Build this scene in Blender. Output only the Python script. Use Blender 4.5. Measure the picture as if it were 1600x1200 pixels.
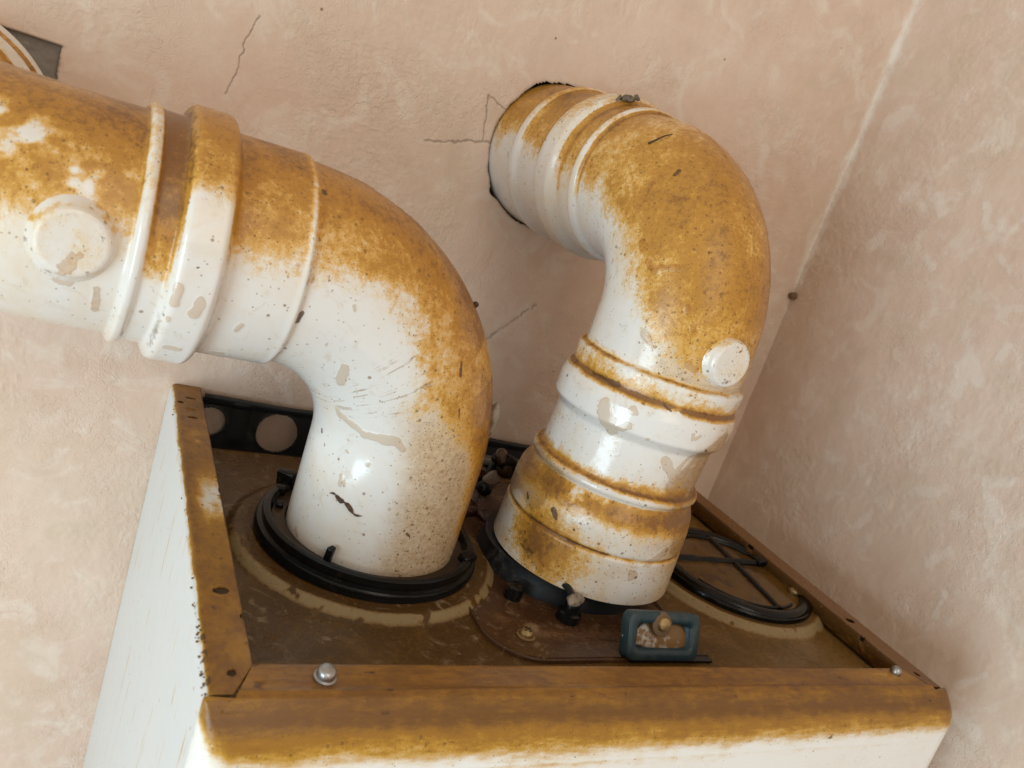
import bpy, bmesh, math
import numpy as np
from mathutils import Matrix, Vector
for o in list(bpy.data.objects): bpy.data.objects.remove(o)
scn = bpy.context.scene
COL = scn.collection

# ---------------------------------------------------------------- camera
cd = bpy.data.cameras.new('camera'); cam = bpy.data.objects.new('camera', cd); COL.objects.link(cam)
CAM_R = np.array([[0.865049, -0.392292, 0.312725], [0.168909, -0.359217, -0.917842], [0.472398, 0.846800, -0.244478]])
mw = Matrix.Identity(4)
for i in range(3):
    mw[i][0] = CAM_R[0][i]; mw[i][1] = -CAM_R[1][i]; mw[i][2] = -CAM_R[2][i]
mw[0][3], mw[1][3], mw[2][3] = (-0.06314, -0.25361, 0.21280)
cam.matrix_world = mw
cd.sensor_width = 36; cd.lens = 1275.01*36/1600
cd.clip_start = 0.01; cd.clip_end = 50
cd.dof.use_dof = True; cd.dof.focus_distance = 0.47; cd.dof.aperture_fstop = 14
scn.camera = cam
# ---------------------------------------------------------------- light: a window behind the camera on the left, an added fill, the dim room
world = bpy.data.worlds.new('World'); scn.world = world; world.use_nodes = True
bg = world.node_tree.nodes['Background']; bg.inputs[0].default_value = (1.0, 0.87, 0.73, 1); bg.inputs[1].default_value = 0.68
def area(name, loc, target, sx, sy, energy, col):
    ld = bpy.data.lights.new(name, 'AREA'); ld.shape = 'RECTANGLE'; ld.size = sx; ld.size_y = sy; ld.energy = energy; ld.color = col
    lo = bpy.data.objects.new(name, ld); COL.objects.link(lo); lo.location = loc
    lo.rotation_euler = (Vector(target)-Vector(loc)).to_track_quat('-Z', 'Y').to_euler()
area('window_light', (-1.15, -0.72, -0.20), (0.25, 0.15, 0.05), 0.65, 1.0, 21, (0.66, 0.88, 1.0))
area('room_fill_light', (0.55, -1.5, 1.15), (0.3, 0.3, 0.1), 1.6, 1.6, 17, (1.0, 0.91, 0.78))  # added soft fill that lifts the walls and the right pipe
scn.view_settings.view_transform = 'Standard'; scn.view_settings.look = 'None'
scn.view_settings.exposure = -0.13; scn.view_settings.gamma = 1.0
scn.render.engine = 'CYCLES'

# ---------------- geometry of the place (metres; x along the boiler, y to the wall, z up)
W, D = 0.44, 0.3229
SIDE_X = 0.5145
CAM = np.array([-0.0631, -0.2536, 0.2128])
PXL, PYL, PXR, PYR = 0.1086, 0.1593, 0.2516, 0.1394

def run_path(pieces, p, t, step=0.0006):
    """pieces: ('line', length) or ('bend', radius, angle, axis) -> dense points and tangents"""
    P, T = [np.array(p, float)], [np.array(t, float)]
    for pc in pieces:
        if pc[0] == 'line':
            n = max(2, int(round(pc[1]/step)))
            for i in range(n):
                P.append(P[-1] + T[-1]*pc[1]/n); T.append(T[-1])
        else:
            R, A, ax = pc[1], pc[2], np.array(pc[3], float); ax /= np.linalg.norm(ax)
            n = max(4, int(round(R*A/step))); da = A/n
            for i in range(n):
                t0 = T[-1]
                th = da/2
                tm = t0*math.cos(th) + np.cross(ax, t0)*math.sin(th)
                P.append(P[-1] + tm*R*2*math.sin(da/2))
                T.append(t0*math.cos(da) + np.cross(ax, t0)*math.sin(da))
    return np.array(P), np.array(T)

LS0 = -0.0145
azl, azr = 3.1952, 1.6824
dl = np.array([math.cos(azl), math.sin(azl), 0]); dr = np.array([math.cos(azr), math.sin(azr), 0])
Z = np.array([0, 0, 1.])
axl = np.cross(Z, dl); axr = np.cross(Z, dr)
LB, RBv = 0.0911, 0.0714
sl_l, sl_r = math.atan(0.0091), math.atan(0.0356)
left_P, left_T = run_path([('line', 0.0441-LS0), ('bend', LB, math.pi/2-sl_l, axl), ('line', 0.086),
                           ('bend', 0.080, math.pi/2, np.cross(dl, [0.05, 1, 0]))], [PXL, PYL, LS0], Z)
left_P2, left_T2 = run_path([('line', max(0.01, D-left_P[-1][1]+.004))], left_P[-1], left_T[-1])
left_P = np.r_[left_P, left_P2[1:]]; left_T = np.r_[left_T, left_T2[1:]]
RS0 = -0.022
right_P, right_T = run_path([('line', 0.1528-RS0), ('bend', RBv, math.pi/2-sl_r, axr)], [PXR, PYR, RS0], Z)
r2, t2 = run_path([('line', (D-right_P[-1][1])/right_T[-1][1]+.01)], right_P[-1], right_T[-1])
right_P = np.r_[right_P, r2[1:]]; right_T = np.r_[right_T, t2[1:]]
def arclen(P): return np.r_[0, np.cumsum(np.linalg.norm(np.diff(P, axis=0), axis=1))]
left_s = arclen(left_P); right_s = arclen(right_P) + RS0 + .03    # right: s = z + .03 on the upright
LE = (0.0441-LS0) + LB*(math.pi/2-sl_l)                            # end of the left elbow
LEND, REND = left_s[-1], right_s[-1]
# the upright on the right leans a little out of its adapter
sh = np.interp(right_s, [0, .075, .092, .165, .3], [-.0072, -.0072, -.0058, 0, 0])
right_P = right_P + np.c_[sh, 0*sh, 0*sh]

def prof(s, bp, sig=.0007):
    bs = np.array([b[0] for b in bp]); br = np.array([b[1] for b in bp])
    f = np.arange(s[0]-.004, s[-1]+.004, .0002)
    v = np.interp(f, bs, br)
    k = np.exp(-.5*(np.arange(-12, 13)*.0002/sig)**2); k /= k.sum()
    v = np.convolve(np.pad(v, 12, 'edge'), k, 'valid')
    return np.interp(s, f, v)
r0 = .0502
LBP = [(0, r0), (LE-.0012, r0), (LE+.0002, r0+.0026), (LE+.0035, r0+.0022), (LE+.034, r0+.0022), (LE+.0362, r0+.0075), (LE+.038, r0+.0088),
       (LE+.0520, r0+.0088), (LE+.0545, r0+.0075), (LE+.0562, r0+.0022), (LE+.0655, r0+.0022), (LE+.0668, r0+.0042),
       (LE+.0706, r0+.0042), (LE+.0713, r0+.0004), (LEND-.045, r0+.0004), (LEND-.0445, r0+.003), (LEND-.036, .0545), (LEND-.034, .0605), (LEND-.031, .0610),
       (LEND-.028, .0605), (LEND-.026, .0575), (LEND-.0165, .0575), (LEND-.0152, .0620), (LEND-.0125, .0645), (LEND-.007, .0642), (LEND, .0635)]
q = .0488
RBP = [(0, .0594), (.020, .0592), (.0535, .0582), (.0545, .0569), (.0555, .0569), (.0562, .0580), (.068, .0577), (.077, .0562), (.083, .0532), (.0862, .0518), (.0866, .0522),
       (.0885, .0540), (.0915, .0538), (.0928, .0522), (.0934, .0496), (.121, .0496), (.1235, .0515), (.127, .0552), (.139, .0557), (.1435, .0545), (.1475, .0522),
       (.149, .0521), (.159, .0525), (.1606, .0523), (.1612, q), (.302, q), (.3027, .0510), (.3065, .0522), (.3085, .0512), (.322, .0514), (.325, .0530), (.329, .0562),
       (.340, .0568), (.3445, .0560), (.349, .0528), (.373, .0530), (.377, .0556), (.381, .0558), (.385, .0535), (REND, .0535)]
left_r = prof(left_s, LBP); right_r = prof(right_s, RBP)

th_d = np.radians(np.r_[np.linspace(-112, 112, 300), np.linspace(112, 248, 26)[1:-1]])
def sweep(P, T, r, th=th_d):
    u = CAM - P; u -= (u*T).sum(1)[:, None]*T; u /= np.linalg.norm(u, axis=1)[:, None]
    v = np.cross(T, u)
    N = np.cos(th)[None, :, None]*u[:, None, :] + np.sin(th)[None, :, None]*v[:, None, :]
    return P[:, None, :] + r[:, None, None]*N, N

# ---------------------------------------------------------------- numpy noise
def _h(i, j, k, s):
    n = (i*374761393 + j*668265263 + k*2147483647 + s*1274126177) & 0xffffffff
    n = ((n ^ (n >> 13))*1274126177) & 0xffffffff
    n = ((n ^ (n >> 16))*668265263) & 0xffffffff
    return ((n ^ (n >> 15)) & 0xffff)/65535.0
def vnoise(p, seed=0):
    f = np.floor(p).astype(np.int64); t = p-f; t = t*t*(3-2*t)
    i, j, k = f[..., 0], f[..., 1], f[..., 2]; x, y, z = t[..., 0], t[..., 1], t[..., 2]
    def L(a, b, w): return a+(b-a)*w
    c = [[[_h(i+a, j+b, k+d, seed) for d in (0, 1)] for b in (0, 1)] for a in (0, 1)]
    return L(L(L(c[0][0][0], c[0][0][1], z), L(c[0][1][0], c[0][1][1], z), y),
             L(L(c[1][0][0], c[1][0][1], z), L(c[1][1][0], c[1][1][1], z), y), x)
def fbm(p, scale, octv=4, seed=0, gain=.55):
    p = p*scale; a = 1.; s = 0; tot = 0
    for o in range(octv):
        s = s + a*vnoise(p, seed+o*7); tot += a; a *= gain; p = p*2.03+11.7
    return s/tot
def sstep(a, b, x):
    t = np.clip((x-a)/(b-a), 0, 1); return t*t*(3-2*t)

# ---------------------------------------------------------------- objects
def wloc(o):
    v = Vector((0, 0, 0))
    while o is not None: v = v+o.location; o = o.parent
    return v
def finish(name, me, mat, parent, smooth=True):
    o = bpy.data.objects.new(name, me); COL.objects.link(o)
    if mat: me.materials.append(mat)
    if smooth: me.polygons.foreach_set('use_smooth', np.ones(len(me.polygons), dtype=bool))
    if parent is not None: o.parent = parent
    return o
def mesh_obj(name, V, F, mat, parent=None, attrs=None, smooth=True, mods=()):
    """V (n,3) world points, F (m,4) quads or a list of polygons"""
    V = np.asarray(V, float)
    if parent is not None: V = V-np.array(wloc(parent))
    me = bpy.data.meshes.new(name)
    if isinstance(F, np.ndarray):
        k = F.shape[1]
        me.vertices.add(len(V)); me.vertices.foreach_set('co', V.astype(np.float32).ravel())
        me.loops.add(F.size); me.loops.foreach_set('vertex_index', F.astype(np.int32).ravel())
        me.polygons.add(len(F)); me.polygons.foreach_set('loop_start', np.arange(0, F.size, k, dtype=np.int32))
        me.polygons.foreach_set('loop_total', np.full(len(F), k, dtype=np.int32))
        me.update(calc_edges=True); me.validate()
    else:
        me.from_pydata([tuple(v) for v in V], [], F); me.update()
    for n, a in (attrs or {}).items():
        at = me.attributes.new(n, 'FLOAT', 'POINT'); at.data.foreach_set('value', np.asarray(a, np.float32).ravel())
    o = finish(name, me, mat, parent, smooth)
    for kind, kw in mods:
        m = o.modifiers.new(kind.lower(), kind)
        for a, b in kw.items(): setattr(m, a, b)
    return o
def gridF(nu, nv, wrap=False, keep=None, flip=False):
    i = np.arange(nu-1)[:, None]; j = np.arange(nv if wrap else nv-1)[None, :]
    j2 = (j+1) % nv
    F = np.stack(np.broadcast_arrays(i*nv+j, i*nv+j2, (i+1)*nv+j2, (i+1)*nv+j), -1).reshape(-1, 4)
    if keep is not None: F = F[keep.reshape(-1)[F].all(1)]
    return F[:, ::-1].copy() if flip else F
def lathe(name, prf, mat, parent, loc, axis=(0, 0, 1), n=48, attrs=None, wob=0):
    a = Vector(axis).normalized(); u = a.orthogonal().normalized(); v = a.cross(u)
    u, v, a = np.array(u), np.array(v), np.array(a)
    th = np.linspace(0, 2*np.pi, n, endpoint=False)
    V = np.array([np.array(loc)+h*a+max(r, 1e-5)*(np.cos(t)*u+np.sin(t)*v) for r, h in prf for t in th])
    o = mesh_obj(name, V, gridF(len(prf), n, True, flip=False), mat, parent, attrs)
    o.data.set_sharp_from_angle(angle=math.radians(38)); return o
def box(name, c, s, mat, parent, rot=(0, 0, 0), bev=.0008, seg=2):
    from mathutils import Euler
    R = np.array(Euler(rot).to_matrix())
    P = np.array([[x, y, z] for x in (-.5, .5) for y in (-.5, .5) for z in (-.5, .5)])*np.array(s)
    V = P@R.T+np.array(c)
    F = [(0, 1, 3, 2), (4, 6, 7, 5), (0, 4, 5, 1), (2, 3, 7, 6), (0, 2, 6, 4), (1, 5, 7, 3)]
    return mesh_obj(name, V, F, mat, parent, smooth=True, mods=[('BEVEL', dict(width=bev, segments=seg, limit_method='NONE'))] if bev else [])
def tube(name, pts, rad, mat, parent, n=8, attrs=None):
    P = np.array(pts, float); T = np.gradient(P, axis=0); T /= np.linalg.norm(T, axis=1)[:, None]+1e-9
    rad = np.broadcast_to(np.asarray(rad, float), (len(P),))
    V = []
    ref = np.array([.31, .52, .79]); 
    for p, t, r in zip(P, T, rad):
        u = np.cross(t, ref); u /= np.linalg.norm(u); v = np.cross(t, u)
        for k in range(n):
            a = 2*np.pi*k/n; V.append(p+r*(math.cos(a)*u+math.sin(a)*v))
    F = gridF(len(P), n, True).tolist(); m = len(P)
    F.append(list(range(n))); F.append(list(range((m-1)*n, m*n))[::-1])
    return mesh_obj(name, np.array(V), F, mat, parent)
def empty(name, loc, label, cat, group=None):
    o = bpy.data.objects.new(name, None); COL.objects.link(o); o.location = loc; o.empty_display_size = .02
    tag(o, label, cat, group); return o
def tag(o, label=None, cat=None, group=None, kind=None):
    for k, v in (('label', label), ('category', cat), ('group', group), ('kind', kind)):
        if v: o[k] = v
    return o

# ---------------------------------------------------------------- materials
class NT:
    def __init__(s, name):
        s.m = bpy.data.materials.new(name); s.m.use_nodes = True; s.t = s.m.node_tree; s.b = s.t.nodes['Principled BSDF']
        tc = s.t.nodes.new('ShaderNodeTexCoord'); s.co = tc.outputs['Object']
    def l(s, a, b): s.t.links.new(a, b)
    def inp(s, sock, v):
        if hasattr(v, 'is_output'): s.l(v, sock)
        elif isinstance(v, tuple) and len(v) == 3 and sock.type == 'RGBA': sock.default_value = (*v, 1)
        else: sock.default_value = v
    def math(s, op, a, b=0., c=None, clamp=False):
        n = s.t.nodes.new('ShaderNodeMath'); n.operation = op; n.use_clamp = clamp
        s.inp(n.inputs[0], a); s.inp(n.inputs[1], b)
        if c is not None: s.inp(n.inputs[2], c)
        return n.outputs[0]
    def add(s, *a):
        r = a[0]
        for b in a[1:]: r = s.math('ADD', r, b)
        return r
    def mul(s, a, b): return s.math('MULTIPLY', a, b)
    def map(s, x, a, b, c=0., d=1., smooth=True):
        n = s.t.nodes.new('ShaderNodeMapRange'); n.interpolation_type = 'SMOOTHSTEP' if smooth else 'LINEAR'
        s.inp(n.inputs[0], x)
        for k, v in zip((1, 2, 3, 4), (a, b, c, d)): s.inp(n.inputs[k], v)
        return n.outputs[0]
    def noise(s, scale, detail=4, rough=.6, dist=0., stretch=None, off=None):
        co = s.co
        if stretch or off:
            mp = s.t.nodes.new('ShaderNodeMapping'); s.l(co, mp.inputs[0])
            if stretch: mp.inputs['Scale'].default_value = stretch
            if off: mp.inputs['Location'].default_value = off
            co = mp.outputs[0]
        n = s.t.nodes.new('ShaderNodeTexNoise'); s.l(co, n.inputs['Vector'])
        n.inputs['Scale'].default_value = scale; n.inputs['Detail'].default_value = detail; n.inputs['Roughness'].default_value = rough; n.inputs['Distortion'].default_value = dist
        return n.outputs[0]
    def voro(s, scale, rnd=1.):
        n = s.t.nodes.new('ShaderNodeTexVoronoi'); s.l(s.co, n.inputs['Vector']); n.inputs['Scale'].default_value = scale; n.inputs['Randomness'].default_value = rnd
        sp = s.t.nodes.new('ShaderNodeSeparateColor'); s.l(n.outputs['Color'], sp.inputs[0])
        return n.outputs['Distance'], sp.outputs[0], sp.outputs[1]
    def attr(s, name):
        n = s.t.nodes.new('ShaderNodeAttribute'); n.attribute_name = name; return n.outputs['Fac']
    def mix(s, f, a, b):
        n = s.t.nodes.new('ShaderNodeMix'); n.data_type = 'RGBA'; s.inp(n.inputs[0], f); s.inp(n.inputs[6], a); s.inp(n.inputs[7], b); return n.outputs[2]
    def mixf(s, f, a, b):
        n = s.t.nodes.new('ShaderNodeMix'); n.data_type = 'FLOAT'; s.inp(n.inputs[0], f); s.inp(n.inputs[2], a); s.inp(n.inputs[3], b); return n.outputs[0]
    def bump(s, h, dist, strength=1.):
        n = s.t.nodes.new('ShaderNodeBump'); s.l(h, n.inputs['Height']); n.inputs['Distance'].default_value = dist; n.inputs['Strength'].default_value = strength
        s.l(n.outputs[0], s.b.inputs['Normal'])
    def set(s, **k):
        for a, v in k.items(): s.inp(s.b.inputs[a.replace('_', ' ')], v)
        return s.m
    def specks(s, scale, size, prob):
        d, r1, r2 = s.voro(scale)
        on = s.math('LESS_THAN', r1, prob)
        rad = s.math('MULTIPLY_ADD', r2, size, size*.35)
        return s.mul(on, s.map(d, s.mul(rad, 1.05), s.mul(rad, .75)))

def grime(name, base=(.72, .70, .67), ramp=((.72, .56, .33), (.63, .345, .060), (.425, .190, .014), (.20, .076, .006)), base_rough=.13,
          stain_rough=.27, stretch=None, nz=1., cream=(.70, .60, .47), speck=1.0, spec=.5, nA=80, film_col=(.62, .38, .15), film_op=.44, dirty=.85, wet=.0, floor=.045):
    """paint or plastic under a see-through greasy film: the film's thickness (stain) sets how far it tints"""
    g = NT(name)
    stn, film, dark = g.attr('stain'), g.attr('film'), g.attr('dark')
    A = g.noise(nA, 6, .66, dist=.6, stretch=stretch); B = g.noise(380, 4, .6, stretch=stretch); C = g.noise(1500, 2, .5); Lw = g.noise(24, 4, .55, dist=.8)
    st = g.add(stn, g.math('MULTIPLY_ADD', A, .62*nz, -.31*nz), g.math('MULTIPLY_ADD', B, .62*nz, -.29*nz), g.math('MULTIPLY_ADD', C, .34*nz, -.16*nz), g.math('MULTIPLY_ADD', g.noise(150, 4, .6, stretch=(1, 1, .22)), .36*nz, -.18*nz), g.math('MULTIPLY_ADD', Lw, .4*nz, -.2*nz))
    cr = g.t.nodes.new('ShaderNodeValToRGB'); el = cr.color_ramp.elements; cr.color_ramp.interpolation = 'EASE'
    el[0].position = .20; el[0].color = (*ramp[0], 1); el[1].position = .90; el[1].color = (*ramp[3], 1)
    for p_, c_ in ((.40, ramp[1]), (.62, ramp[2])):
        e = el.new(p_); e.color = (*c_, 1)
    g.l(g.mul(st, .77), cr.inputs[0])
    S = g.map(st, .10, .66)
    dirt = g.map(g.add(g.noise(9, 5, .65, dist=1.), g.math('MULTIPLY_ADD', A, .25, -.12)), .40, .70)
    smear = g.map(g.noise(55, 5, .7, dist=1.8, off=(2, 5, 1)), .55, .72)
    c = g.mix(g.mul(dirt, dirty), base, cream)
    c = g.mix(g.mul(smear, .46*dirty), c, (.52, .40, .26))
    Wa = g.mul(g.map(g.add(g.attr('wash'), g.math('MULTIPLY_ADD', A, .30, -.15), g.math('MULTIPLY_ADD', Lw, .2, -.1)), .05, .9), .95)
    c = g.mix(Wa, c, g.mix(g.map(B, .35, .65), (.46, .315, .175), (.58, .44, .285)))
    c = g.mix(g.mul(S, .97), c, cr.outputs[0])
    Fm = g.mul(g.map(g.add(film, g.math('MULTIPLY_ADD', B, .3, -.15), g.math('MULTIPLY_ADD', A, .4, -.2)), .34, .66), film_op)
    tide = g.mul(g.mul(Fm, g.math('SUBTRACT', film_op, Fm)), 4./(film_op*film_op))
    mu = g.t.nodes.new('ShaderNodeMix'); mu.data_type = 'RGBA'; mu.blend_type = 'MULTIPLY'; g.inp(mu.inputs[0], Fm); g.inp(mu.inputs[6], c); g.inp(mu.inputs[7], film_col); c = mu.outputs[2] if film_op < .7 else g.mix(Fm, c, film_col)
    c = g.mix(g.mul(tide, .42), c, (.25, .14, .05))
    Dk = g.map(g.add(dark, g.math('MULTIPLY_ADD', B, .8, -.40), g.math('MULTIPLY_ADD', A, .6, -.3)), .30, .75)
    c = g.mix(g.mul(Dk, .85), c, (.080, .036, .011))
    near = g.add(g.mul(S, .28), g.mul(Wa, .46), floor)
    s1 = g.specks(360, .28, g.mul(near, .50*speck)); s2 = g.specks(820, .34, g.mul(near, .95*speck))
    c = g.mix(g.mul(s1, .65), c, (.20, .095, .025)); c = g.mix(g.mul(s2, .6), c, (.15, .072, .022))
    rough = g.add(base_rough, g.mul(S, stain_rough-base_rough), g.mul(Dk, .05), g.math('MULTIPLY_ADD', A, .16, -.08), g.mul(dirt, .10), g.mul(smear, .06))
    if wet: rough = g.mixf(g.mul(g.map(Lw, .46, .60), wet), rough, .10)
    h = g.add(g.mul(S, .20), g.mul(g.mul(S, B), .55), g.mul(Fm, .3), g.mul(s1, .8), g.mul(Dk, .8), g.mul(C, .05), g.mul(A, .12), g.mul(smear, .08))
    g.bump(h, .00030)
    return g.set(Base_Color=c, Roughness=rough, Specular_IOR_Level=spec)

M = {}
M['pipe'] = grime('stained_white_plastic')
M['cover'] = grime('stained_white_enamel', base=(.78, .78, .76), ramp=((.66, .45, .17), (.52, .280, .022), (.30, .132, .002), (.15, .056, .001)), stretch=(.28, 1, 1), nA=75, nz=.72, base_rough=.25,
                   stain_rough=.26, spec=.26, speck=.5, dirty=.2)
M['strip'] = grime('stained_white_side', base=(.64, .665, .67), ramp=((.66, .48, .22), (.52, .280, .026), (.30, .136, .003), (.15, .056, .001)), stretch=(1, .6, 1), nA=70, nz=.6, base_rough=.35,
                   stain_rough=.28, spec=.26, speck=.6, dirty=.12)
M['tray'] = grime('rusty_wet_steel', base=(.085, .041, .008), ramp=((.098, .049, .009), (.120, .062, .012), (.17, .095, .024), (.24, .150, .055)), nA=42, nz=1.1, base_rough=.30, stain_rough=.42,
                  cream=(.055, .026, .006), dirty=.8, speck=1.2, film_col=(.300, .225, .115), film_op=.72, wet=.95, spec=.26)
M['plate'] = grime('wet_dark_plate', base=(.055, .024, .011), ramp=((.075, .036, .016), (.12, .06, .028), (.22, .15, .09), (.30, .24, .17)), nA=55, nz=1., base_rough=.14, stain_rough=.35,
                   cream=(.09, .042, .016), dirty=.6, speck=.6, wet=.8, spec=.3)
def plain(name, col, rough=.5, metal=0., var=.25, scale=300, bump=.0002, col2=None, thr=(.45, .65), spec=.5):
    g = NT(name); A = g.noise(scale, 5, .65); B = g.noise(scale*.17, 4, .6)
    c = g.mix(g.mul(g.map(B, .35, .65), var), col, tuple(x*.45 for x in col))
    if col2: c = g.mix(g.map(g.add(g.mul(A, .5), g.mul(B, .5)), *thr), c, col2)
    g.bump(A, bump)
    return g.set(Base_Color=c, Roughness=g.math('MULTIPLY_ADD', A, .3, rough-.15), Metallic=metal, Specular_IOR_Level=spec)
M['black'] = plain('black_rubber', (.006, .006, .006), .2, spec=.25, scale=250, col2=(.045, .028, .016), thr=(.55, .72))
M['grey_rubber'] = plain('dark_grey_rubber', (.015, .017, .020), .42, spec=.25, scale=220, col2=(.085, .075, .065), thr=(.52, .75))
M['brown_ring'] = plain('dirty_brown_plastic', (.040, .022, .012), .35, spec=.25, scale=160, col2=(.11, .065, .03), thr=(.5, .7))
M['bracket'] = plain('dark_grey_steel', (.030, .031, .032), .45, spec=.25, scale=120, col2=(.075, .070, .062), thr=(.55, .75))
M['rail'] = plain('grey_steel', (.17, .16, .145), .5, scale=120)
M['zinc'] = plain('zinc_screw', (.45, .45, .45), .38, 1., .5, 500, .0001)
M['dirty_zinc'] = plain('dirty_brass_screw', (.42, .30, .14), .4, .8, .6, 500, .0002, col2=(.12, .07, .03), thr=(.5, .65))
M['blue'] = plain('blue_grey_plastic', (.022, .047, .060), .36, spec=.35, scale=200, col2=(.04, .06, .066))
M['insert'] = plain('scaled_insert', (.48, .44, .40), .45, scale=150, col2=(.20, .105, .035), thr=(.46, .54))
M['lump'] = plain('pale_scale', (.30, .25, .20), .55, scale=300, col2=(.10, .07, .05))
M['debris'] = plain('dark_debris', (.055, .022, .010), .6, scale=600, bump=.0004, col2=(.12, .06, .025))
M['fluff'] = plain('grey_fluff', (.17, .13, .095), .9, scale=600, bump=.0004)
M['muck'] = plain('wet_red_brown_muck', (.040, .013, .006), .2, scale=260, bump=.0006, col2=(.16, .085, .05), thr=(.56, .70))
M['dirt'] = plain('plug_dirt', (.17, .10, .05), .85, scale=400, bump=.0004)
M['cavity'] = plain('dark_cavity', (.02, .018, .016), .9)
M['filler'] = plain('white_filler', (.78, .74, .68), .8, scale=400, bump=.0003, col2=(.60, .48, .36), thr=(.52, .66))
M['rib'] = plain('wet_black_plastic', (.005, .0045, .004), .14, spec=.25, scale=200, col2=(.035, .02, .01), thr=(.55, .7))
M['cap_disc'] = plain('wet_amber_disc', (.115, .060, .014), .14, spec=.25, scale=70, col2=(.055, .028, .012), thr=(.48, .62))

def plaster():
    g = NT('pink_plaster')
    A = g.noise(9, 5, .6); B = g.noise(45, 5, .6); C = g.noise(420, 4, .6, dist=1.2); Fn = g.noise(1400, 3, .6)
    c = g.mix(g.map(g.add(g.mul(A, .6), g.mul(B, .4)), .34, .66), (.645, .475, .370), (.71, .552, .448))
    c = g.mix(g.mul(g.map(g.noise(5, 3, .5, off=(3, 1, 2)), .45, .65), .35), c, (.64, .52, .40))
    pat = g.attr('patch'); p = g.map(g.add(pat, g.math('MULTIPLY_ADD', B, .6, -.30), g.math('MULTIPLY_ADD', g.noise(120, 5, .75), 1.3, -.65)), .22, .85)
    c = g.mix(g.mul(p, .44), c, (.79, .71, .63))
    c = g.mix(g.mul(g.map(Fn, .45, .8), .16), c, (.42, .28, .19))
    cl = g.map(g.noise(30, 5, .62, dist=1.2, off=(7, 3, 2)), .50, .68); c = g.mix(g.mul(cl, .62), c, (.735, .625, .525))
    cg = g.map(g.noise(17, 4, .6, dist=.8, off=(1, 9, 4)), .52, .70); c = g.mix(g.mul(cg, .40), c, (.56, .445, .325))
    gr = g.map(g.add(g.attr('grey'), g.math('MULTIPLY_ADD', C, .5, -.25)), .35, .6)
    c = g.mix(gr, c, (.25, .225, .195))
    ck = g.attr('crack'); c = g.mix(g.mul(ck, .40), c, (.075, .052, .038))
    s = g.specks(55, .055, .10); c = g.mix(g.mul(s, .7), c, (.12, .075, .045))
    wh = g.map(g.add(g.attr('white'), g.math('MULTIPLY_ADD', C, .4, -.20), g.math('MULTIPLY_ADD', g.noise(75, 5, .7), 1.9, -.95)), .15, 1.0)
    c = g.mix(g.mul(wh, .72), c, (.80, .75, .68))
    Wn = g.noise(170, 3, .5, dist=1.5)
    worm = g.map(g.math('ABSOLUTE', g.math('MULTIPLY_ADD', Wn, 2., -1.)), 0., .40, 1., 0.)
    wm = g.map(g.noise(15, 3, .55, off=(5, 2, 0)), .40, .66)
    h = g.add(g.mul(g.mul(worm, wm), .32), g.mul(B, 1.0), g.mul(Fn, .05), g.mul(p, .25), g.mul(g.noise(160, 3, .5), .35), g.mul(wh, .3))
    g.bump(h, .0008, 1.)
    return g.set(Base_Color=c, Roughness=.82, Specular_IOR_Level=.25)
M['plaster'] = plaster()

# ---------------------------------------------------------------- walls
def axis_lines(lo, hi, base, zones, far_lo, far_hi):
    xs = [lo]
    while xs[-1] < hi:
        st = base
        for a, b, s in zones:
            if a <= xs[-1] < b: st = min(st, s)
        xs.append(xs[-1]+st)
    a = lo-np.geomspace(.01, lo-far_lo, 10)[::-1]; b = xs[-1]+np.geomspace(.01, far_hi-xs[-1], 10)
    return np.r_[a, xs, b]
def segd(P, a, b):
    a, b = np.array(a), np.array(b); d = b-a
    t = np.clip(((P-a)@d)/(d@d), 0, 1); return np.linalg.norm(P-a-t[..., None]*d, axis=-1)
HOLE_R = (right_P[-17][0], right_P[-17][2]); HOLE_L = (left_P[-17][0], left_P[-17][2])
def relief(U, Vv, seed):
    P = np.stack([U, Vv, np.full_like(U, .37*seed)], -1)
    wp = P+.006*(np.stack([fbm(P, 60, 2, seed+5), fbm(P, 60, 2, seed+6), 0*U], -1)-.5)
    n = fbm(wp, 190, 3, seed); ridge = np.clip(1-np.abs(2*n-1)/.22, 0, 1)
    m = sstep(.45, .62, fbm(P, 13, 3, seed+9))
    broad = fbm(P, 9, 3, seed+3)-.5
    mid = fbm(P*np.array([1, .5, 1]), 70, 3, seed+4)-.5
    return ridge*m*.00045+broad*.0030+mid*.0009
def strokes(U, Vv, n, seed, lo, hi, ln=(.008, .028), wd=(.002, .006)):
    rs = np.random.RandomState(seed); P = np.stack([U, Vv], -1); out = np.zeros_like(U)
    for _ in range(n):
        c = rs.uniform(lo, hi); a = rs.uniform(-1.2, 2.2); L = rs.uniform(*ln); w = rs.uniform(*wd); k = rs.uniform(.45, 1)
        box_ = (np.abs(U-c[0]) < L+.02) & (np.abs(Vv-c[1]) < L+.02)
        if not box_.any(): continue
        d = np.array([math.cos(a), math.sin(a)])*L/2
        out[box_] = np.maximum(out[box_], k*(1-sstep(.0, 1.5, segd(P[box_], c-d, c+d)/w)))
    return out
xs = axis_lines(-.32, SIDE_X-.0015, .0013, [(.125, .19, .0006), (-.15, -.08, .0008), (-.012, .006, .0005), (.19, .30, .0011)], -1.5, SIDE_X-.0003)
xs = np.r_[xs[:-10], SIDE_X]
zs = axis_lines(-.36, .50, .0013, [(.205, .26, .0006), (.16, .205, .0008)], -1.2, 1.3)
U, Zz = np.meshgrid(xs, zs, indexing='ij')
rel = relief(U, Zz, 1)
P2 = np.stack([U, Zz], -1)
P3 = np.stack([U, Zz, 0*U], -1)
jit = .0016*(np.stack([fbm(P3, 260, 2, 31), fbm(P3, 260, 2, 32)], -1)-.5)*2
Pj = P2+jit
crk = np.zeros_like(U)
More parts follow.
